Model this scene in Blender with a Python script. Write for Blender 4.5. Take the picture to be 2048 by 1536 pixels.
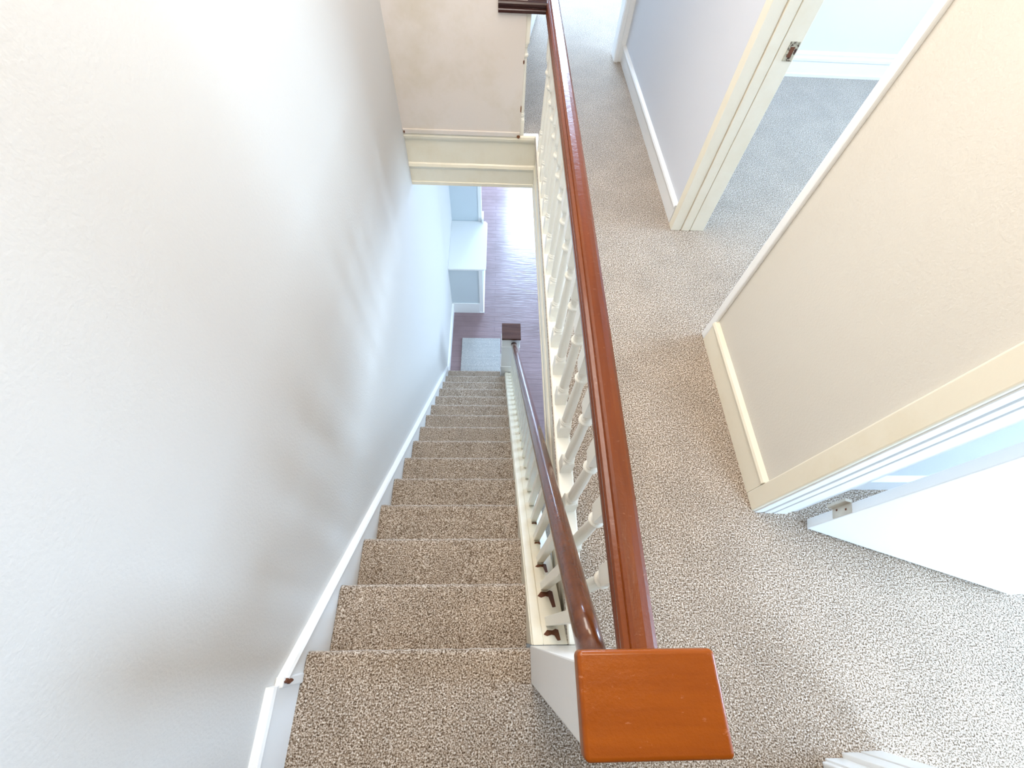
import bpy, bmesh, math, random
from mathutils import Vector, Matrix
random.seed(7)
for o in list(bpy.data.objects): bpy.data.objects.remove(o, do_unlink=True)
scene = bpy.context.scene
COL = scene.collection

# ---------------------------------------------------------------- measures
H = 1.6179                      # camera above the upper floor
RISE, RUN, Y0 = 0.2184, 0.2086, -0.042
NS = 15                         # risers
ZB = -NS * RISE                 # lower floor
XWL, XSL, XSR = -0.593, -0.573, 0.129
SL = RISE / RUN
CEIL = 2.55

# ---------------------------------------------------------------- camera
cd = bpy.data.cameras.new('camera'); cam = bpy.data.objects.new('camera', cd); COL.objects.link(cam)
cd.sensor_fit = 'HORIZONTAL'; cd.sensor_width = 36.0
cd.lens = 867.825 / 2048 * 36.0
cd.clip_start = 0.02
R_, U_, F_ = Vector((0.999072, -0.011043, 0.041628)), Vector((-0.011146, 0.867331, 0.497608)), Vector((0.041601, 0.497610, -0.866403))
m = Matrix((R_, U_, -F_)).transposed().to_4x4(); m.translation = (0, 0, H)
cam.matrix_world = m
scene.camera = cam

# ---------------------------------------------------------------- view, world, lights
vs = scene.view_settings
vs.view_transform = 'Standard'; vs.look = 'None'; vs.gamma = 1.0; vs.use_curve_mapping = False
vs.exposure = 0.1
W = bpy.data.worlds.new('sky'); scene.world = W; W.use_nodes = True
bg = W.node_tree.nodes['Background']; bg.inputs[0].default_value = (0.80, 0.90, 1.0, 1); bg.inputs[1].default_value = 1.0

DEEP = (0.50, 0.72, 1.0)
COOL, WARM, NEUT = (0.54, 0.76, 1.0), (1.0, 0.86, 0.66), (1.0, 0.935, 0.86)
def area(name, loc, direction, sx, sy, power, color):
    l = bpy.data.lights.new(name, 'AREA'); l.shape = 'RECTANGLE'; l.size = sx; l.size_y = sy
    l.energy = power; l.color = color
    o = bpy.data.objects.new(name, l); COL.objects.link(o); o.location = loc
    o.rotation_euler = Vector(direction).to_track_quat('-Z', 'Y').to_euler()
    return o
LIGHTS = [
    # daylight standing in the window openings; the south one has no window built
    ('daylight_side_room',  (3.86, -0.25, 1.45), (-1, 0, -0.12), 0.7, 1.3, 118, DEEP),
    ('daylight_side_room_south', (2.3, -2.46, 1.45), (0, 1, -0.15), 1.2, 1.5, 185, DEEP),
    ('daylight_middle_room', (3.96, 1.9, 1.45), (-1, 0, -0.10), 1.1, 1.5, 140, COOL),
    ('daylight_front_room', (0.9, 7.44, 1.5), (0, -1, -0.25), 1.6, 1.6, 500, DEEP),
    ('daylight_lower_front', (0.75, 7.94, ZB + 1.55), (0, -1, 0.0), 0.85, 1.66, 230, DEEP),
    ('daylight_lower_side', (3.44, 3.2, ZB + 1.6), (-1, 0, 0.0), 1.6, 1.4, 140, COOL),
    # the landing's own ceiling lamp, plus an added fill light over the stairwell
    ('landing_lamp', (0.35, 0.35, 2.47), (0, 0, -1), 0.5, 0.5, 9, WARM),
    ('stairwell_fill_light', (-0.12, 1.5, 2.52), (0, 0.0, -1), 0.75, 1.9, 42, NEUT),
]
for a in LIGHTS: area(*a)

# ---------------------------------------------------------------- helpers
def srgb(r, g, b):
    f = lambda c: (c/255/12.92) if c/255 <= 0.04045 else ((c/255+0.055)/1.055)**2.4
    return (f(r), f(g), f(b), 1)
def setp(o, label=None, cat=None, group=None, kind=None):
    if label: o['label'] = label
    if cat: o['category'] = cat
    if group: o['group'] = group
    if kind: o['kind'] = kind
    return o
def link(name, bm, mat, parent=None, smooth=False, bevel=0, seg=2):
    me = bpy.data.meshes.new(name)
    bmesh.ops.recalc_face_normals(bm, faces=bm.faces)
    bm.to_mesh(me); bm.free()
    if smooth:
        for p in me.polygons: p.use_smooth = True
    o = bpy.data.objects.new(name, me); COL.objects.link(o)
    if mat: me.materials.append(mat)
    if parent: o.parent = parent
    if bevel:
        b = o.modifiers.new('bevel', 'BEVEL'); b.width = bevel; b.segments = seg; b.limit_method = 'ANGLE'; b.angle_limit = math.radians(40)
    return o
def struct(name, bm, mat, **k):
    return setp(link(name, bm, mat, **k), kind='structure')
def root(name, loc=(0, 0, 0), label=None, cat=None, group=None, kind=None):
    o = bpy.data.objects.new(name, None); o.empty_display_size = 0.1; COL.objects.link(o); o.location = loc
    return setp(o, label, cat, group, kind)
def box(bm, x0, x1, y0, y1, z0, z1):
    vs_ = [bm.verts.new((x, y, z)) for z in (z0, z1) for x, y in ((x0, y0), (x1, y0), (x1, y1), (x0, y1))]
    for f in ((0,3,2,1), (4,5,6,7), (0,1,5,4), (1,2,6,5), (2,3,7,6), (3,0,4,7)): bm.faces.new([vs_[i] for i in f])
    return vs_
def B(*boxes):
    bm = bmesh.new()
    for b in boxes: box(bm, *b)
    return bm
def prism(bm, pts, axis, a0, a1, n=1, jit=0):
    """extrude a closed 2-D outline along an axis; pts are the two other coordinates in xyz order"""
    rows = []
    for i in range(n + 1):
        a = a0 + (a1 - a0) * i / n; r = []
        d = random.uniform(-jit, jit); e = random.uniform(-jit, jit)
        for p, q in pts:
            p2, q2 = (p + d, q + e) if jit else (p, q)
            co = {'x': (a, p2, q2), 'y': (p2, a, q2), 'z': (p2, q2, a)}[axis]
            r.append(bm.verts.new(co))
        rows.append(r)
    k = len(pts)
    for i in range(n):
        for j in range(k):
            bm.faces.new((rows[i][j], rows[i][(j+1) % k], rows[i+1][(j+1) % k], rows[i+1][j]))
    bm.faces.new(rows[0][::-1]); bm.faces.new(rows[-1])
    return bm
def sweep(bm, prof, path, up=Vector((0, 0, 1))):
    """closed profile (side, height) swept through path points, mitred, kept upright"""
    rows = []
    P = [Vector(p) for p in path]
    for i, p in enumerate(P):
        d0 = (P[i] - P[i-1]).normalized() if i else (P[1] - P[0]).normalized()
        d1 = (P[i+1] - P[i]).normalized() if i < len(P) - 1 else d0
        t = (d0 + d1).normalized(); s = t.cross(up).normalized()
        k = 1 / max(0.3, t.dot(d0))
        rows.append([bm.verts.new(p + s * a * k + up * b) for a, b in prof])
    n = len(prof)
    for i in range(len(P) - 1):
        for j in range(n):
            bm.faces.new((rows[i][j], rows[i][(j+1) % n], rows[i+1][(j+1) % n], rows[i+1][j]))
    bm.faces.new(rows[0][::-1]); bm.faces.new(rows[-1])
    return bm
def rings(bm, sections):
    """stack of cross-sections [(z, r, squareness 0..1)], 24 points round, squareness 1 = square of half-width r"""
    N = 24; prev = None
    for z, r, sq in sections:
        row = []
        for i in range(N):
            a = 2 * math.pi * i / N
            c, s = math.cos(a), math.sin(a); m_ = max(abs(c), abs(s))
            k = (1 - sq) + sq / m_
            row.append(bm.verts.new((r * c * k, r * s * k, z)))
        if prev:
            for i in range(N): bm.faces.new((prev[i], prev[(i+1) % N], row[(i+1) % N], row[i]))
        else: bm.faces.new(row[::-1])
        prev = row
    bm.faces.new(prev)
    return bm

# ---------------------------------------------------------------- materials
def nodemat(name):
    m = bpy.data.materials.new(name); m.use_nodes = True
    nt = m.node_tree; p = nt.nodes['Principled BSDF']
    return m, nt, p
def tc(nt, scale=(1, 1, 1)):
    t = nt.nodes.new('ShaderNodeTexCoord'); mp = nt.nodes.new('ShaderNodeMapping'); mp.inputs['Scale'].default_value = scale
    g = nt.nodes.new('ShaderNodeNewGeometry')
    nt.links.new(g.outputs['Position'], mp.inputs[0]); return mp.outputs[0]
def noise(nt, vec, scale, detail=2, rough=0.5):
    n = nt.nodes.new('ShaderNodeTexNoise'); n.inputs['Scale'].default_value = scale; n.inputs['Detail'].default_value = detail
    n.inputs['Roughness'].default_value = rough; nt.links.new(vec, n.inputs['Vector']); return n.outputs['Fac']
def ramp(nt, fac, stops):
    r = nt.nodes.new('ShaderNodeValToRGB'); e = r.color_ramp.elements
    while len(e) < len(stops): e.new(0.5)
    for k, (p, c) in enumerate(stops): e[k].position = p; e[k].color = c
    nt.links.new(fac, r.inputs[0]); return r.outputs[0]
def mixc(nt, a, b, fac, mode='MIX'):
    x = nt.nodes.new('ShaderNodeMix'); x.data_type = 'RGBA'; x.blend_type = mode
    for s, v in ((x.inputs[6], a), (x.inputs[7], b), (x.inputs[0], fac)):
        if isinstance(v, (tuple, float, int)): s.default_value = v
        else: nt.links.new(v, s)
    return x.outputs[2]
def bump(nt, p, h, strength, dist):
    b = nt.nodes.new('ShaderNodeBump'); b.inputs['Strength'].default_value = strength; b.inputs['Distance'].default_value = dist
    nt.links.new(h, b.inputs['Height']); nt.links.new(b.outputs[0], p.inputs['Normal'])

def paint(name, col, rough=0.5, bs=0.15, bscale=90, dirt=None, dirt_amt=0.5, coat=0):
    m, nt, p = nodemat(name); v = tc(nt)
    p.inputs['Roughness'].default_value = rough; p.inputs['Coat Weight'].default_value = coat
    c = col
    if dirt:
        f = ramp(nt, noise(nt, v, 3.0, 5, 0.65), [(0.48, (0, 0, 0, 1)), (0.75, (dirt_amt,)*3 + (1,))])
        c = mixc(nt, col, dirt, f)
        nt.links.new(c, p.inputs['Base Color'])
    else: p.inputs['Base Color'].default_value = col
    bump(nt, p, noise(nt, v, bscale, 3), bs, 0.004)
    return m

M_WALL = paint('plaster_white_paint', srgb(212, 208, 202), 0.62, 0.2, 130)
M_WALLR = paint('plaster_cream_paint', srgb(218, 211, 199), 0.6, 0.25, 160)
M_WALLF = paint('plaster_beige_paint', srgb(222, 211, 201), 0.6, 0.15, 60, srgb(205, 192, 170), 0.7)
M_WALLM = paint('plaster_grey_paint', srgb(218, 219, 224), 0.6, 0.12, 120)
M_WALLG = paint('lower_grey_paint', srgb(205, 213, 216), 0.6, 0.1, 100)
M_CEIL = paint('ceiling_paint', srgb(240, 240, 238), 0.8)
M_TRIM = paint('white_gloss_paint', srgb(240, 239, 236), 0.3, 0.08, 50)
M_TRIMY = paint('aged_white_paint', srgb(238, 229, 208), 0.34, 0.12, 45, srgb(222, 205, 170), 0.5)
M_BAL = paint('baluster_white_paint', srgb(243, 237, 222), 0.32, 0.1, 60)
M_CHIP = paint('bare_wood_chip', srgb(96, 50, 22), 0.6, 0.2, 200, srgb(150, 95, 50), 0.8)

def carpet(name='speckled_carpet', tint=None):
    m, nt, p = nodemat(name); v = tc(nt)
    fine = noise(nt, v, 210, 2, 0.7)
    col = ramp(nt, fine, [(0.33, srgb(62, 44, 30)), (0.45, srgb(144, 123, 102)), (0.56, srgb(202, 185, 167)), (0.68, srgb(246, 238, 228))])
    mid = ramp(nt, noise(nt, v, 5.5, 4, 0.6), [(0.35, (0.86,)*3 + (1,)), (0.65, (1.0,)*3 + (1,))])
    c = mixc(nt, col, mid, 1.0, 'MULTIPLY')
    tuft = ramp(nt, noise(nt, v, 70, 3, 0.65), [(0.36, (0.84,)*3 + (1,)), (0.60, (1.0,)*3 + (1,))])
    c = mixc(nt, c, tuft, 1.0, 'MULTIPLY')
    if tint: c = mixc(nt, c, tint, 0.45)
    nt.links.new(c, p.inputs['Base Color']); p.inputs['Roughness'].default_value = 0.95
    p.inputs['Specular IOR Level'].default_value = 0.1
    p.inputs['Sheen Weight'].default_value = 0.6; p.inputs['Sheen Roughness'].default_value = 0.35
    bump(nt, p, noise(nt, v, 170, 2, 0.6), 0.7, 0.006)
    return m
M_CARPET = carpet()
M_MAT = carpet('grey_mat_pile', srgb(184, 196, 204))

def wood(name, c1, c2, rough, axis='y', sc=0.0):
    m, nt, p = nodemat(name)
    s = {'y': (18, 1.2, 18), 'x': (1.2, 18, 18)}[axis]
    v = tc(nt, s); v1 = tc(nt)
    f = noise(nt, v, 2.0, 5, 0.6)
    c = ramp(nt, f, [(0.3, c1), (0.7, c2)])
    spots = ramp(nt, noise(nt, tc(nt, (1, 2.6, 1)), 48, 5, 0.72), [(0.64, (0, 0, 0, 1)), (0.76, (sc,)*3 + (1,))])
    c = mixc(nt, c, srgb(225, 165, 130), spots)
    nt.links.new(c, p.inputs['Base Color'])
    p.inputs['Roughness'].default_value = rough; p.inputs['Coat Weight'].default_value = 0.25; p.inputs['Coat Roughness'].default_value = 0.1; p.inputs['Specular IOR Level'].default_value = 0.35
    bump(nt, p, noise(nt, v1, 60, 4, 0.65), 0.32, 0.003)
    return m
M_RAIL = wood('varnished_rail_wood', srgb(92, 37, 0), srgb(116, 53, 4), 0.28, 'y', 0.35)
M_CAP = wood('varnished_cap_wood', srgb(130, 60, 0), srgb(146, 72, 0), 0.3, 'x', 0.35)
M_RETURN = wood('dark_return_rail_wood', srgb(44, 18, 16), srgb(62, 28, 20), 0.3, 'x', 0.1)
M_CAP.node_tree.nodes['Principled BSDF'].inputs['Specular IOR Level'].default_value = 0.2
M_DARK = wood('dark_varnished_wood', srgb(70, 38, 30), srgb(96, 62, 50), 0.35, 'x', 0.1)
M_RAILS = wood('stair_rail_wood', srgb(78, 36, 12), srgb(104, 54, 18), 0.25, 'y', 0.1)

def boards():
    m, nt, p = nodemat('painted_mauve_boards'); v = tc(nt)
    br = nt.nodes.new('ShaderNodeTexBrick'); br.inputs['Scale'].default_value = 1.0
    br.inputs['Brick Width'].default_value = 2.6; br.inputs['Row Height'].default_value = 0.085; br.inputs['Mortar Size'].default_value = 0.0022
    br.inputs['Color1'].default_value = srgb(140, 116, 118); br.inputs['Color2'].default_value = srgb(147, 123, 125); br.inputs['Mortar'].default_value = srgb(118, 98, 102)
    nt.links.new(v, br.inputs['Vector'])
    c = mixc(nt, br.outputs['Color'], srgb(128, 104, 104), ramp(nt, noise(nt, v, 2.5, 5), [(0.4, (0, 0, 0, 1)), (0.7, (1, 1, 1, 1))]))
    nt.links.new(c, p.inputs['Base Color']); p.inputs['Roughness'].default_value = 0.27
    p.inputs['Coat Weight'].default_value = 0.3; p.inputs['Coat Roughness'].default_value = 0.16
    inv = nt.nodes.new('ShaderNodeMath'); inv.operation = 'MULTIPLY_ADD'; inv.inputs[1].default_value = -1.0
    nt.links.new(br.outputs['Fac'], inv.inputs[0])
    nt.links.new(noise(nt, tc(nt, (3, 22, 3)), 2.0, 4), inv.inputs[2])
    bump(nt, p, inv.outputs[0], 0.8, 0.006)
    return m
M_BOARD = boards()
def metal(name, col, rough):
    m, nt, p = nodemat(name); v = tc(nt)
    c = ramp(nt, noise(nt, v, 60, 4, 0.7), [(0.42, srgb(60, 28, 16)), (0.52, col)])
    nt.links.new(c, p.inputs['Base Color']); p.inputs['Metallic'].default_value = 0.4; p.inputs['Roughness'].default_value = rough
    return m
M_STRIKE = metal('worn_painted_brass', srgb(196, 186, 160), 0.45)
M_HINGE = paint('painted_hinge', srgb(214, 206, 190), 0.5, 0.4, 120, srgb(150, 128, 104), 0.8)
def glassmat():
    m, nt, p = nodemat('window_glass'); p.inputs['Transmission Weight'].default_value = 1; p.inputs['Roughness'].default_value = 0.0
    p.inputs['IOR'].default_value = 1.45; return m
M_GLASS = glassmat()

# ---------------------------------------------------------------- floors
XH0 = 0.245                     # edge of the hall floor over the stairwell
YF = 2.755                      # far end of the stairwell
bm = bmesh.new()
def nosing(yk, zk, back, znext=None):
    zr = znext if znext is not None else zk - RISE
    return [(back, zk), (yk - 0.022, zk), (yk - 0.010, zk - 0.003), (yk - 0.002, zk - 0.011), (yk, zk - 0.022),
            (yk - 0.004, zk - 0.032), (yk - 0.016, zk - 0.040), (yk - 0.022, zk - 0.052), (yk - 0.022, zr), (back, zr)]
prism(bm, nosing(Y0, 0.0, -2.5), 'x', XSL + 0.0, XSR, 40, 0.0012)
box(bm, XSR, XH0, -2.5, -0.045, -0.2, 0)
box(bm, XWL - 0.05, XSL, -2.5, -0.12, -0.2, 0)
box(bm, XH0, 4.0, -2.5, YF + 0.02, -0.02, 0)
box(bm, XWL, 4.0, YF + 0.02, 7.5, -0.02, 0)
struct('floor', bm, M_CARPET)
struct('floor', B((-0.65, 3.5, 1.5, 8.0, ZB - 0.1, ZB)), M_BOARD)
struct('floor', B((-0.65, 3.5, -1.2, 1.5, ZB - 0.1, ZB)), M_CARPET)
# floor structure: the lower storey's ceiling
struct('ceiling', B((XH0 + 0.03, 3.5, -1.2, YF + 0.06, -0.36, -0.021), (XWL, 3.5, YF + 0.06, 8.0, -0.36, -0.021), (XWL, XH0 + 0.03, -2.5, -0.4, -0.36, -0.205)), M_CEIL)
struct('ceiling', B((-0.75, 4.1, -2.6, 7.6, CEIL, CEIL + 0.1)), M_CEIL)

# ---------------------------------------------------------------- walls
struct('wall_left', B((XWL - 0.12, XWL, -2.6, 8.0, ZB, CEIL)), M_WALL)
struct('wall_far', B((XWL, 0.148, YF, YF + 0.11, 0.0, CEIL)), M_WALLF)
struct('wall_back', B((-0.7, 4.1, -2.62, -2.5, -0.2, CEIL)), M_WALL)
# right wall between the two doorways, seen with its pale corner strip
XR0, XR1 = 0.99, 1.13
struct('wall_right', B((XR0, XR1, 0.43, 1.21, 0, CEIL), (XR0, XR1, -0.36, 0.43, 2.06, CEIL), (XR0, XR1, -2.5, -0.36, 0, CEIL)), M_WALLR)
bm = bmesh.new()
pts = [(0.983, 1.93), (1.13, 1.93), (1.13, 3.80), (0.952, 3.80)]
prism(bm, pts, 'z', 0, CEIL)
box(bm, 0.99, 1.13, 1.21, 1.93, 2.06, CEIL)
struct('wall_right_far', bm, M_WALLM)
# partition at the end of the hall with the front room's doorway
struct('wall_front', B((0.905, 4.0, 3.80, 3.90, 0, CEIL), (XWL, 0.20, 3.80, 3.90, 0, CEIL), (0.20, 0.905, 3.80, 3.90, 2.06, CEIL)), M_WALLM)
struct('wall_north', B((XWL, 0.1, 7.5, 7.6, 0, CEIL), (1.7, 4.0, 7.5, 7.6, 0, CEIL), (0.1, 1.7, 7.5, 7.6, 0, 0.7), (0.1, 1.7, 7.5, 7.6, 2.3, CEIL)), M_WALLM)
# middle room
struct('wall_room', B((1.13, 4.0, 3.69, 3.80, 0, CEIL)), M_WALLM)
struct('wall_east', B((4.0, 4.1, -2.5, -0.8, -0.1, CEIL), (4.0, 4.1, 0.3, 1.35, -0.1, CEIL), (4.0, 4.1, 2.45, 7.5, -0.1, CEIL),
                      (4.0, 4.1, -0.8, 0.3, -0.1, 0.7), (4.0, 4.1, -0.8, 0.3, 2.2, CEIL), (4.0, 4.1, 1.35, 2.45, -0.1, 0.7), (4.0, 4.1, 1.35, 2.45, 2.2, CEIL)), M_WALLM)
struct('wall_partition', B((1.13, 4.0, 0.485, 0.585, 0, CEIL)), M_WALLM)
# lower storey
struct('wall_lower_front', B((-0.6, 0.32, 8.0, 8.1, ZB, -0.36), (1.18, 3.5, 8.0, 8.1, ZB, -0.36), (0.32, 1.18, 8.0, 8.1, ZB, ZB + 0.70), (0.32, 1.18, 8.0, 8.1, ZB + 2.38, -0.36)), M_WALLM)
struct('wall_lower_side', B((3.5, 3.6, -1.2, 2.4, ZB, -0.36), (3.5, 3.6, 4.0, 8.1, ZB, -0.36), (3.5, 3.6, 2.4, 4.0, ZB, ZB + 0.9), (3.5, 3.6, 2.4, 4.0, ZB + 2.3, -0.36)), M_WALLM)
struct('wall_lower_back', B((-0.7, 3.5, -1.3, -1.2, ZB, -0.36)), M_WALLM)
# wing wall standing beyond the low half wall
YW = 4.86
w = struct('wall_wing', B((XWL, -0.235, YW, YW + 0.12, ZB, -0.36)), M_WALLG)

# ---------------------------------------------------------------- windows (in the rooms the daylight comes from)
def window(n, axis, c, a0, a1, z0, z1):
    r = root('window_%d' % n, kind='structure')
    t = 0.045
    def bb(u0, u1, v0, v1, d0=-0.03, d1=0.03):
        return (c + d0, c + d1, u0, u1, v0, v1) if axis == 'x' else (u0, u1, c + d0, c + d1, v0, v1)
    link('window_frame', B(bb(a0, a0+t, z0, z1), bb(a1-t, a1, z0, z1), bb(a0+t, a1-t, z0, z0+t), bb(a0+t, a1-t, z1-t, z1), bb(a0+t, a1-t, (z0+z1)/2-.02, (z0+z1)/2+.02)), M_TRIM, r)
    link('window_pane', B(bb(a0+t, a1-t, z0+t, z1-t, -0.003, 0.003)), M_GLASS, r)
window(1, 'x', 4.05, -0.8, 0.3, 0.7, 2.2)
window(2, 'x', 4.05, 1.35, 2.45, 0.7, 2.2)
window(3, 'y', 7.55, 0.1, 1.7, 0.7, 2.3)
window(4, 'y', 8.05, 0.32, 1.18, ZB + 0.70, ZB + 2.38)
window(5, 'x', 3.55, 2.4, 4.0, ZB + 0.9, ZB + 2.3)

# ---------------------------------------------------------------- far trim under the beige wall, and the hall's edge fascia
def fascia_profile(out):        # (distance out from the face, z)
    o = out
    return [(0, 0.004), (-o*1.0, 0.004), (-o*1.35, -0.004), (-o*1.5, -0.018), (-o*1.35, -0.034), (-o*0.9, -0.042), (-o*0.7, -0.056), (-o*0.7, -0.205),
            (-o*1.0, -0.212), (-o*1.25, -0.228), (-o*1.0, -0.244), (-o*0.8, -0.252), (-o*0.8, -0.345), (-o*1.0, -0.348), (-o*1.0, -0.372), (0, -0.372)]
bm = bmesh.new(); prism(bm, [(YF + 0.035 + a, z) for a, z in fascia_profile(0.026)], 'x', XWL, XH0 + 0.02, 24, 0.0008)
struct('trim_far', bm, M_TRIMY)
bm = bmesh.new(); prism(bm, [(XH0 + 0.03 + a, z) for a, z in fascia_profile(0.018)], 'y', -0.045, YF + 0.01, 24, 0.0005)
struct('trim_fascia', bm, M_TRIMY)
bm = B((XWL, 0.148, YF - 0.008, YF + 0.005, 0.0, 0.03))
struct('trim_plaster', bm, M_WALLF, bevel=0.004)

wf = bpy.data.objects['wall_far']
bm = bmesh.new()
for (x, z, w_, h_) in ((0.138, 0.006, 0.010, 0.012), (0.145, 0.170, 0.004, 0.020), (-0.583, 0.012, 0.006, 0.008), (0.146, 0.42, 0.005, 0.012)):
    n_ = 10; t = [bm.verts.new((x + w_*math.cos(2*math.pi*i/n_)*random.uniform(.7, 1.1), (YF - 0.0105 if z < 0.04 else YF - 0.001), z + h_*math.sin(2*math.pi*i/n_)*random.uniform(.6, 1.2))) for i in range(n_)]
    u = [bm.verts.new((v.co.x, YF + 0.002, v.co.z)) for v in t]; bm.faces.new(t)
    for i in range(n_): bm.faces.new((t[i], t[(i+1) % n_], u[(i+1) % n_], u[i]))
link('paint_chip', bm, M_CHIP, wf)

# ---------------------------------------------------------------- baseboards
def bead_board(x_face, side):   # thin profile for a board standing against a wall, side +1 = grows to +x
    return lambda t, h: [(x_face, 0), (x_face + side*t, 0), (x_face + side*t, h-0.032), (x_face + side*(t+0.006), h-0.026), (x_face + side*(t+0.008), h-0.016), (x_face + side*(t+0.004), h-0.006), (x_face, h)]
bm = bmesh.new(); prism(bm, bead_board(XWL - 0.002, 1)(0.018, 0.20), 'y', -2.5, -0.118)
struct('baseboard_left', bm, M_TRIM)
bm = bmesh.new(); prism(bm, bead_board(XR0, -1)(0.014, 0.135), 'y', 0.458, 1.182)
struct('baseboard_right', bm, M_TRIMY)
bm = bmesh.new()
prof = bead_board(0, -1)(0.014, 0.115)
a = [bm.verts.new((0.982 + u, 1.985, v)) for u, v in prof]; b = [bm.verts.new((0.953 + u, 3.785, v)) for u, v in prof]
for j in range(len(prof)): bm.faces.new((a[j], a[(j+1) % len(prof)], b[(j+1) % len(prof)], b[j]))
bm.faces.new(a[::-1]); bm.faces.new(b)
struct('baseboard_right_far', bm, M_TRIM)
bm = bmesh.new(); prism(bm, [(3.69, 0), (3.672, 0), (3.670, 0.02), (3.674, 0.028), (3.674, 0.10), (3.666, 0.108), (3.664, 0.125), (3.676, 0.135), (3.672, 0.15), (3.69, 0.165)], 'x', 1.13, 4.0)
struct('baseboard_room', bm, M_TRIM)
bm = bmesh.new(); prism(bm, [(0.485, 0), (0.470, 0), (0.470, 0.10), (0.466, 0.112), (0.485, 0.13)], 'x', 1.13, 4.0)
struct('baseboard_partition', bm, M_TRIM)
bm = bmesh.new(); prism(bm, bead_board(XWL - 0.002, 1)(0.018, 0.19), 'y', 2.86, 3.975)
for v in bm.verts: v.co.z += ZB
struct('baseboard_lower', bm, M_TRIM)

# ---------------------------------------------------------------- sloping skirt board on the left wall
def zl(y): return -(y - Y0) * SL
SK = 0.078
bm = bmesh.new()
def sk_prof(y, z):              # cross-section at the slope: (x, z offset)
    x = XWL - 0.002
    return [(x, -0.40), (XSL - 0.001, -0.40), (XSL - 0.001, SK - 0.030), (XSL + 0.007, SK - 0.024), (XSL + 0.009, SK - 0.012), (XSL + 0.004, SK), (x, SK)]
ys = [(-0.108, None), (0.2, None), (0.9, None), (1.7, None), (2.80, None), (2.90, None)]
rows = []
for i in range(31):
    y = -0.108 + (2.88 + 0.108) * i / 30
    rows.append([bm.verts.new((x, y, max(ZB, zl(y) + dz + (random.uniform(-.001, .001) if dz > 0 else 0)))) for x, dz in sk_prof(y, 0)])
for i in range(30):
    for j in range(7): bm.faces.new((rows[i][j], rows[i][(j+1) % 7], rows[i+1][(j+1) % 7], rows[i+1][j]))
bm.faces.new(rows[0][::-1]); bm.faces.new(rows[-1])
sk = struct('trim_skirt', bm, M_TRIM)
bm = bmesh.new()                # chipped paint at the skirt's upper end
for (y, z, s) in ((-0.108, 0.136, 0.010), (-0.112, 0.120, 0.008), (-0.109, 0.106, 0.007)):
    rings_pts = [bm.verts.new((XSL + 0.0105 + 0.0015*math.sin(a*3), y + s*0.6*math.cos(a)*(1+.3*math.sin(5*a)), z + s*math.sin(a)*(1+.25*math.cos(3*a)))) for a in [k*math.pi/6 for k in range(12)]]
    back = [bm.verts.new((XSL - 0.01, v.co.y, v.co.z)) for v in rings_pts]
    bm.faces.new(rings_pts)
    for k in range(12): bm.faces.new((rings_pts[k], rings_pts[(k+1) % 12], back[(k+1) % 12], back[k]))
link('paint_chip', bm, M_CHIP, sk)
link('corner_block', B((XWL, XSL + 0.004, -0.125, -0.098, 0.0, 0.15)), M_TRIM, sk, bevel=0.004)

# ---------------------------------------------------------------- the carpeted stairs
st = root('staircase', (0, 0, ZB), 'steep straight flight of carpeted stairs going down beside the white left wall', 'stairs')
def child(o, r):                # keep world placement under an Empty that is not at the origin
    o.parent = r; o.matrix_parent_inverse = Matrix.Translation(-r.location); return o
for k in range(1, NS):
    bm = bmesh.new()
    yk, zk = Y0 + k * RUN, -k * RISE
    xr = XSR if k < 13 else 0.078
    prism(bm, nosing(yk, zk, yk - RUN - 0.021), 'x', XSL, xr, 40, 0.0014)
    if k == 13: box(bm, 0.078, XSR, yk - RUN - 0.021, yk - 0.0, zk - RISE, zk - 0.001)
    child(link('step', bm, M_CARPET, smooth=False), st)
# closed stringer with its shoe, on the open side
bm = bmesh.new(); yE = 2.765
ya, yb = -0.034, yE
def slope_box(bm, x0, x1, ya, yb, d0, d1, cap0=None):
    v = [bm.verts.new((x, y, zl(y) + d)) for y in (ya, yb) for x, d in ((x0, d0), (x1, d0), (x1, d1), (x0, d1))]
    for f in ((0,1,2,3), (7,6,5,4), (0,4,5,1), (1,5,6,2), (2,6,7,3), (3,7,4,0)): bm.faces.new([v[i] for i in f])
slope_box(bm, XSR, XSR + 0.03, ya, yb, -0.26, 0.012)
slope_box(bm, XSR + 0.03, 0.246, ya, yb, -0.26, -0.01)
child(link('stringer', bm, M_TRIMY, bevel=0.003), st)
bm = bmesh.new()
slope_box(bm, XSR + 0.004, 0.166, ya, yb, 0.012, 0.030)
slope_box(bm, 0.166, 0.2465, ya, yb, -0.01, 0.022)
child(link('shoe_moulding', bm, M_TRIMY, bevel=0.003), st)

# ---------------------------------------------------------------- newel posts
def newel(loc, w, d, h, capw, capd, capt, mcap, label, panel=False):
    r = root('newel_post', loc, label, 'newel post')
    x0, y0, z0 = loc
    o = link('post', B((-w/2, w/2, -d/2, d/2, 0, h)), M_TRIM, r, bevel=0.003)
    if panel:
        link('base_block', B((-w/2 - .006, w/2 + .006, -d/2 - .006, d/2 + .006, 0, 0.06)), M_TRIM, r, bevel=0.004)
        link('collar', B((-w/2 - .005, w/2 + .005, -d/2 - .005, d/2 + .005, h - 0.20, h - 0.185)), M_TRIM, r, bevel=0.003)
    c = link('cap', B((-capw/2, capw/2, -capd/2, capd/2, h, h + capt)), mcap, r, bevel=0.008, seg=4)
    # soften the plan corners of the cap
    return r
bm = bmesh.new()
def rounded_rect(x0, x1, y0, y1, r, n=6):
    P = []
    for cx, cy, a0 in ((x1-r, y1-r, 0), (x0+r, y1-r, 90), (x0+r, y0+r, 180), (x1-r, y0+r, 270)):
        for i in range(n+1):
            a = math.radians(a0 + 90*i/n); P.append((cx + r*math.cos(a), cy + r*math.sin(a)))
    return P
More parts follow.
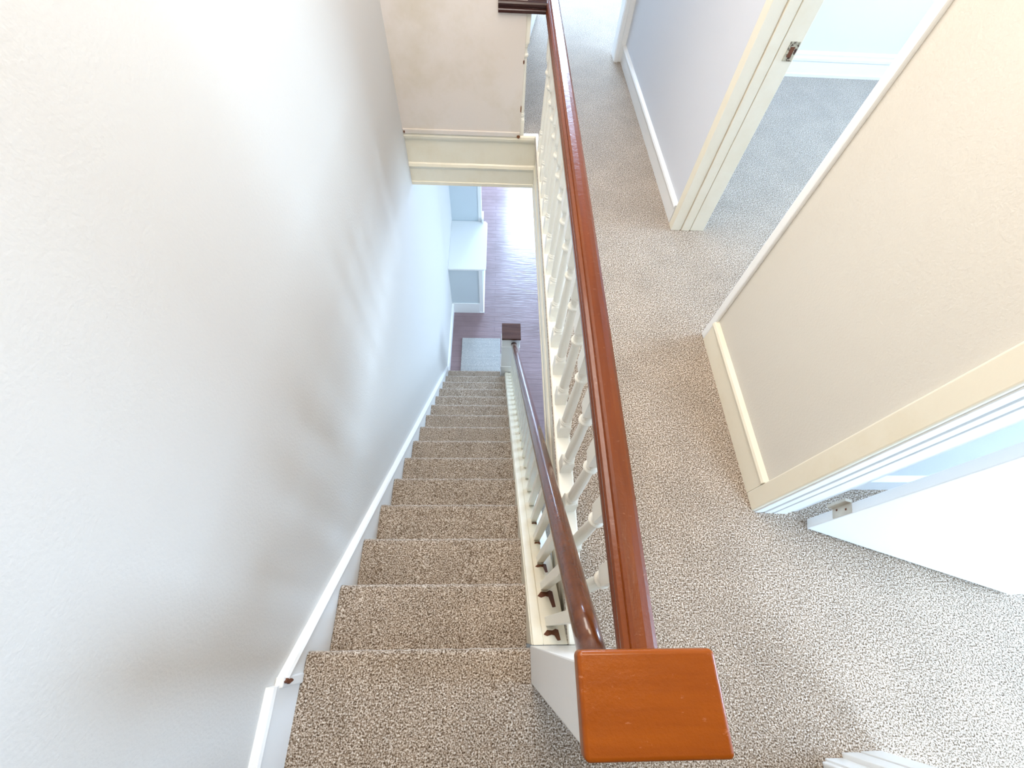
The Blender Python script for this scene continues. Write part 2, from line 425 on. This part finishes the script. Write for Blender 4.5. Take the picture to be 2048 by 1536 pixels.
def cap_mesh(w, d, t, r, e):
    bm = bmesh.new(); prev = None; first = None
    secs = [(0, e*0.5), (e*0.4, 0.1*e), (e, 0), (t - e, 0), (t - 0.4*e, 0.12*e), (t - 0.12*e, 0.4*e), (t, e)]
    for z, ins in secs:
        row = [bm.verts.new((x, y, z)) for x, y in rounded_rect(-w/2+ins, w/2-ins, -d/2+ins, d/2-ins, max(r-ins, 0.001))]
        if prev:
            for i in range(len(row)): bm.faces.new((prev[i], prev[(i+1) % len(row)], row[(i+1) % len(row)], row[i]))
        else: bm.faces.new(row[::-1])
        prev = row
    bm.faces.new(prev); return bm
n1 = root('newel_post', (0.213, -0.085, 0), 'white newel post at the head of the stairs with a broad orange-brown varnished cap', 'newel post')
link('post', B((-0.088, 0.088, -0.051, 0.049, 0, 0.889)), M_TRIM, n1, bevel=0.003)
c = link('cap', cap_mesh(0.193, 0.121, 0.032, 0.008, 0.006), M_CAP, n1); c.location = (0.0015, 0.003, 0.889)
for p in c.data.polygons: p.use_smooth = len(p.vertices) == 4
n2 = root('newel_post', (0.183, 2.862, -13*RISE), 'white newel post at the foot of the stairs with a small dark brown square cap', 'newel post')
link('post', B((-0.100, 0.098, -0.088, 0.09, -2*RISE, 0.615)), M_TRIM, n2, bevel=0.003)
link('post_collar', B((-0.104, 0.102, -0.092, 0.094, 0.44, 0.46)), M_TRIM, n2, bevel=0.003)
link('base_block', B((-0.105, 0.103, -0.093, 0.095, 0.0, 0.05)), M_TRIM, n2, bevel=0.003)
c = link('cap', cap_mesh(0.206, 0.212, 0.028, 0.004, 0.004), M_DARK, n2); c.location = (0.001, -0.004, 0.615)

# ---------------------------------------------------------------- stair balustrade
sb = root('stair_railing', (0.2, -0.034, 0), 'brown sloping handrail on square white balusters running down the open side of the stairs', 'railing')
prof = []
for i in range(24):
    a = 2*math.pi*i/24
    prof.append((0.031*math.cos(a)*(1 - 0.06*math.cos(2*a)), 0.030*math.sin(a)*1.35))
bm = bmesh.new()
ZR = 0.622
p0 = (0.200, -0.036, zl(-0.036) + ZR); p1 = (0.214, 2.765, zl(2.765) + ZR)
N = 30
path = [tuple(p0[i] + (p1[i]-p0[i])*t/N for i in range(3)) for t in range(N+1)]
sweep(bm, prof, path)
child(link('handrail', bm, M_RAILS, smooth=True), sb)
M_RAILS.node_tree.nodes['Principled BSDF'].inputs['Coat Weight'].default_value = 0.7
def railx(y): return p0[0] + (p1[0]-p0[0])*(y-p0[1])/(p1[1]-p0[1])
PB = 0.113
def sloped_post(x, y, w, top, bot):
    bm = bmesh.new(); h = w/2
    v = []
    for d in (bot, top):
        for dx, dy in ((-h, -h), (h, -h), (h, h), (-h, h)):
            v.append(bm.verts.new((dx, dy, zl(y + dy) + d - zl(y))))
    for f in ((0,3,2,1), (4,5,6,7), (0,1,5,4), (1,2,6,5), (2,3,7,6), (3,0,4,7)): bm.faces.new([v[i] for i in f])
    return bm
yb = Y0 + RUN*0.2 + PB*0.5
first = None
FR = [0.36, 0.93, 1.45, 1.97] + [2.47 + 0.5*i for i in range(22)]
for fr in FR:
    y = Y0 + RUN*fr
    if first is None:
        first = link('baluster', sloped_post(0, y, 0.028, ZR - 0.02, 0.012), M_BAL, None, bevel=0.002)
        o = first
    else:
        o = first.copy(); COL.objects.link(o)
    o.parent = sb; o.matrix_parent_inverse = Matrix.Translation(-sb.location)
    o.location = (railx(y) - 0.004, y, zl(y))
# bare brown wood showing between the upper balusters
for fr, w_, d_, tail in ((0.17, 0.044, 0.016, 1.4), (0.76, 0.050, 0.020, 2.3), (1.30, 0.040, 0.012, 2.4), (1.82, 0.024, 0.009, 0.9), (2.34, 0.022, 0.008, 0.9)):
    yc = Y0 + RUN*fr + 0.006
    bm = bmesh.new()
    pts = [(-w_*.6, -d_*.3), (-w_*.35, -d_*.6), (0, -d_*.35), (w_*.2, -d_*.5), (w_*.36, -d_*tail), (w_*.6, -d_*tail*.95), (w_*.55, d_*.5), (w_*.35, d_*.7), (w_*.1, d_*.4), (-w_*.3, d_*.5)]
    t = [bm.verts.new((0.198 + a, yc + b_, zl(yc + b_) + 0.0235)) for a, b_ in pts]; u = [bm.verts.new((v.co.x, v.co.y, v.co.z - 0.006)) for v in t]
    bm.faces.new(t)
    for i in range(len(t)): bm.faces.new((t[i], t[(i+1) % len(t)], u[(i+1) % len(t)], u[i]))
    child(link('bare_wood_patch', bm, M_CHIP), sb)
child(link('rail_end_ring', (lambda b: sweep(b, [(x*1.08, z*1.08) for x, z in prof], [(0.2139, 2.745, zl(2.745)+ZR), (0.214, 2.758, zl(2.758)+ZR)]))(bmesh.new()), M_DARK), sb)

# ---------------------------------------------------------------- landing guard rail
gr = root('landing_railing', (0.277, 1.3, 0), 'long orange-brown handrail on turned white balusters guarding the hall side of the stairwell', 'railing')
RT = 0.695
gp = [(-0.034, -0.052), (-0.034, -0.040), (-0.030, -0.036), (-0.026, -0.034), (-0.026, -0.030), (-0.030, -0.027), (-0.034, -0.021), (-0.035, -0.013), (-0.031, -0.006),
      (-0.022, -0.003), (-0.019, -0.0055), (-0.0165, -0.003), (-0.010, 0.0), (0.010, 0.0), (0.024, -0.003), (0.033, -0.010), (0.036, -0.020), (0.034, -0.030),
      (0.028, -0.034), (0.028, -0.040), (0.033, -0.043), (0.033, -0.052)]
bm = bmesh.new(); YC = 2.772
N = 36
path = [(0.277 + 0.004*math.sin(math.pi*i/N), -0.036 + (YC + 0.036)*i/N, RT) for i in range(N+1)]
path[-1] = (0.277, YC + 0.036, RT)
sweep(bm, gp, path)
child(link('handrail', bm, M_RAIL), gr)
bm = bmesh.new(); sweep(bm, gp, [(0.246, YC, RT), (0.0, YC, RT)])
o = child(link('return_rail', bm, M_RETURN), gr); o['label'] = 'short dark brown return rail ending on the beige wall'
BH = RT - 0.048
def guard_baluster():
    h = 0.0225
    s = [(0.004, h, 1), (0.096, h, 1), (0.101, h*0.97, 0.85), (0.106, 0.0225, 0.25), (0.109, 0.0215, 0), (0.112, 0.0195, 0), (0.114, 0.0215, 0), (0.119, 0.0225, 0), (0.124, 0.0215, 0),
         (0.126, 0.0192, 0), (0.129, 0.0205, 0), (0.133, 0.0200, 0), (0.137, 0.0178, 0), (0.15, 0.0185, 0), (0.22, 0.0185, 0), (0.32, 0.0172, 0), (0.425, 0.0152, 0),
         (0.430, 0.0165, 0), (0.434, 0.0205, 0), (0.440, 0.0225, 0), (0.446, 0.0215, 0), (0.452, 0.0170, 0), (0.462, 0.0142, 0), (0.476, 0.0145, 0), (0.482, 0.0170, 0), (0.486, 0.0185, 0),
         (0.489, 0.0175, 0), (0.493, 0.020, 0.2), (0.500, 0.0222, 0.7), (0.508, h, 1), (BH, h, 1)]
    s = [(z * BH / 0.647, r, q) for z, r, q in s]
    bm = bmesh.new(); rings(bm, s); return bm
gb = None
for k in range(18):
    y = 0.114 + 0.1462 * k
    if y > 2.68: break
    if gb is None: gb = link('baluster', guard_baluster(), M_BAL); o = gb
    else: o = gb.copy(); COL.objects.link(o)
    o.parent = gr; o.matrix_parent_inverse = Matrix.Translation(-gr.location); o.location = (0.277, y, 0.002)
bm = bmesh.new()
prism(bm, [(0.247, 0.0), (0.247, 0.010), (0.251, 0.014), (0.303, 0.014), (0.308, 0.010), (0.308, 0.0)], 'y', -0.034, 2.745)
child(link('shoe_rail', bm, M_BAL), gr)
o = gb.copy(); o.data = gb.data.copy(); o.name = 'half_baluster'; COL.objects.link(o)
for v in o.data.vertices:
    if v.co.x < -0.001: v.co.x = -0.001
o.parent = gr; o.matrix_parent_inverse = Matrix.Translation(-gr.location); o.location = (0.1495, 2.787, 0.002)

# ---------------------------------------------------------------- doorway frames
def frame(n, y_near, y_far, hinge_far, xh=XR0):
    r = root('door_%d' % n, kind='structure')
    return r
# doorway to the middle room (opening y 1.21 .. 1.93)
d1 = root('door_1', kind='structure')
link('jamb', B((0.966, 1.018, 1.921, 1.972, 0, 2.1), (1.018, 1.024, 1.926, 1.97, 0, 2.06), (1.024, 1.068, 1.918, 1.95, 0, 2.06), (1.068, 1.074, 1.924, 1.95, 0, 2.06), (1.074, 1.148, 1.920, 1.96, 0, 2.06)), M_TRIMY, d1, bevel=0.002)
link('jamb', B((0.978, 1.14, 1.205, 1.217, 0, 2.06)), M_TRIM, d1, bevel=0.002)
link('casing', B((0.974, 0.992, 1.180, 1.217, 0, 2.1)), M_TRIM, d1, bevel=0.006)
link('head', B((0.966, 1.148, 1.217, 1.921, 2.05, 2.1)), M_TRIM, d1)
s = link('strike_plate', B((1.104, 1.142, 1.9175, 1.921, 0.824, 0.888)), M_STRIKE, d1, bevel=0.001)
link('latch_hole', B((1.113, 1.130, 1.9168, 1.9185, 0.838, 0.872)), M_CHIP, s)
# near doorway (opening y -0.32 .. 0.38)
d2 = root('door_2', kind='structure')
link('casing', B((0.974, 0.992, 0.388, 0.458, 0, 2.12)), M_TRIMY, d2, bevel=0.006, seg=3)
link('jamb', B((0.985, 1.018, 0.383, 0.431, 0, 2.06), (1.018, 1.023, 0.388, 0.431, 0, 2.06), (1.023, 1.052, 0.380, 0.431, 0, 2.06), (1.052, 1.057, 0.386, 0.431, 0, 2.06), (1.057, 1.108, 0.378, 0.431, 0, 2.06), (1.108, 1.15, 0.386, 0.431, 0, 2.06)), M_TRIM, d2, bevel=0.002)
link('jamb', B((0.985, 1.04, -0.37, -0.330, 0, 2.06), (1.04, 1.095, -0.37, -0.318, 0, 2.06), (1.095, 1.10, -0.37, -0.324, 0, 2.06), (1.10, 1.165, -0.37, -0.316, 0, 2.06)), M_TRIM, d2, bevel=0.002)
link('casing', B((0.972, 0.992, -0.405, -0.336, 0, 2.12)), M_TRIM, d2, bevel=0.006, seg=3)
link('head', B((0.974, 1.15, -0.33, 0.388, 2.06, 2.12)), M_TRIM, d2)
# the open leaf, hinged at the far jamb, swung into the room
leaf = root('door_3', (1.170, 0.356, 0), kind='structure')
leaf.rotation_euler = (0, 0, math.radians(-19.2))
link('door_leaf', B((0.0, 0.690, -0.036, 0.0, 0.012, 2.03)), M_TRIM, leaf, bevel=0.0025)
link('hinge', B((-0.0025, 0.0005, -0.033, 0.012, 0.155, 0.245), (-0.02, -0.002, 0.000, 0.010, 0.155, 0.245)), M_HINGE, leaf, bevel=0.001)
link('hinge_screw', B((-0.004, -0.002, -0.012, -0.006, 0.175, 0.181), (-0.004, -0.002, -0.02, -0.014, 0.218, 0.224)), M_CHIP, leaf)
# doorway to the front room
d4 = root('door_4', kind='structure')
link('casing', B((0.893, 0.955, 3.782, 3.802, 0, 2.1), (0.884, 0.893, 3.790, 3.91, 0, 2.1), (0.886, 0.915, 3.772, 3.786, 0, 2.1)), M_TRIM, d4, bevel=0.003)
link('casing', B((0.15, 0.215, 3.782, 3.802, 0, 2.1), (0.20, 0.215, 3.80, 3.91, 0, 2.1)), M_TRIM, d4, bevel=0.003)
link('head', B((0.15, 0.955, 3.782, 3.91, 2.06, 2.12)), M_TRIM, d4)
leaf2 = root('door_5', (0.225, 3.90, 0), kind='structure'); leaf2.rotation_euler = (0, 0, math.radians(80.5))
link('door_leaf', B((0.0, 0.66, 0.0, 0.036, 0.012, 2.03)), M_TRIM, leaf2, bevel=0.0025)

# ---------------------------------------------------------------- lower storey: half wall, mat
hw = root('half_wall', (-0.38, 4.42, ZB), 'low pale grey half wall with a white cap shelf beside the lower left wall', 'half wall')
x0, x1 = XWL + 0.38, 0.0
link('body', B((XWL + 0.38, -0.17 + 0.38, -0.43, 0.44, 0, 0.842)), M_WALLG, hw)
link('corner_trim', B((-0.212 + 0.38, -0.160 + 0.38, -0.437, -0.39, 0, 0.842)), M_TRIM, hw, bevel=0.003)
link('base_board', B((XWL + 0.38, -0.212 + 0.38, -0.445, -0.43, 0, 0.20), (-0.212 + 0.38, -0.150 + 0.38, -0.445, 0.44, 0, 0.015)), M_TRIM, hw, bevel=0.003)
bm = bmesh.new()
prism(bm, [(XWL + 0.38, -0.455), (-0.14 + 0.38, -0.455), (-0.116 + 0.38, -0.430), (-0.112 + 0.38, 0.40), (-0.14 + 0.38, 0.437), (XWL + 0.38, 0.437)], 'z', 0.842, 0.870)
link('cap_shelf', bm, M_TRIM, hw, bevel=0.004)
struct('trim_wing', B((-0.235, -0.190, YW - 0.006, YW + 0.126, ZB, -0.36), (-0.19, -0.165, YW - 0.04, YW + 0.126, ZB + 0.87, ZB + 0.93)), M_TRIM, bevel=0.003)

mat = link('floor_mat', (lambda b: prism(b, [(-0.435, ZB), (-0.440, ZB + 0.012), (-0.436, ZB + 0.02), (0.082, ZB + 0.02), (0.082, ZB)], 'y', 2.88, 3.522, 30, 0.001))(bmesh.new()), M_MAT)
setp(mat, 'pale grey carpet mat lying on the mauve floor at the foot of the stairs', 'mat')

# ceiling lamps (above the picture)
for (x, y, r_) in ((0.35, 0.35, 0.16), (-0.2, 1.3, 0.14)):
    pass
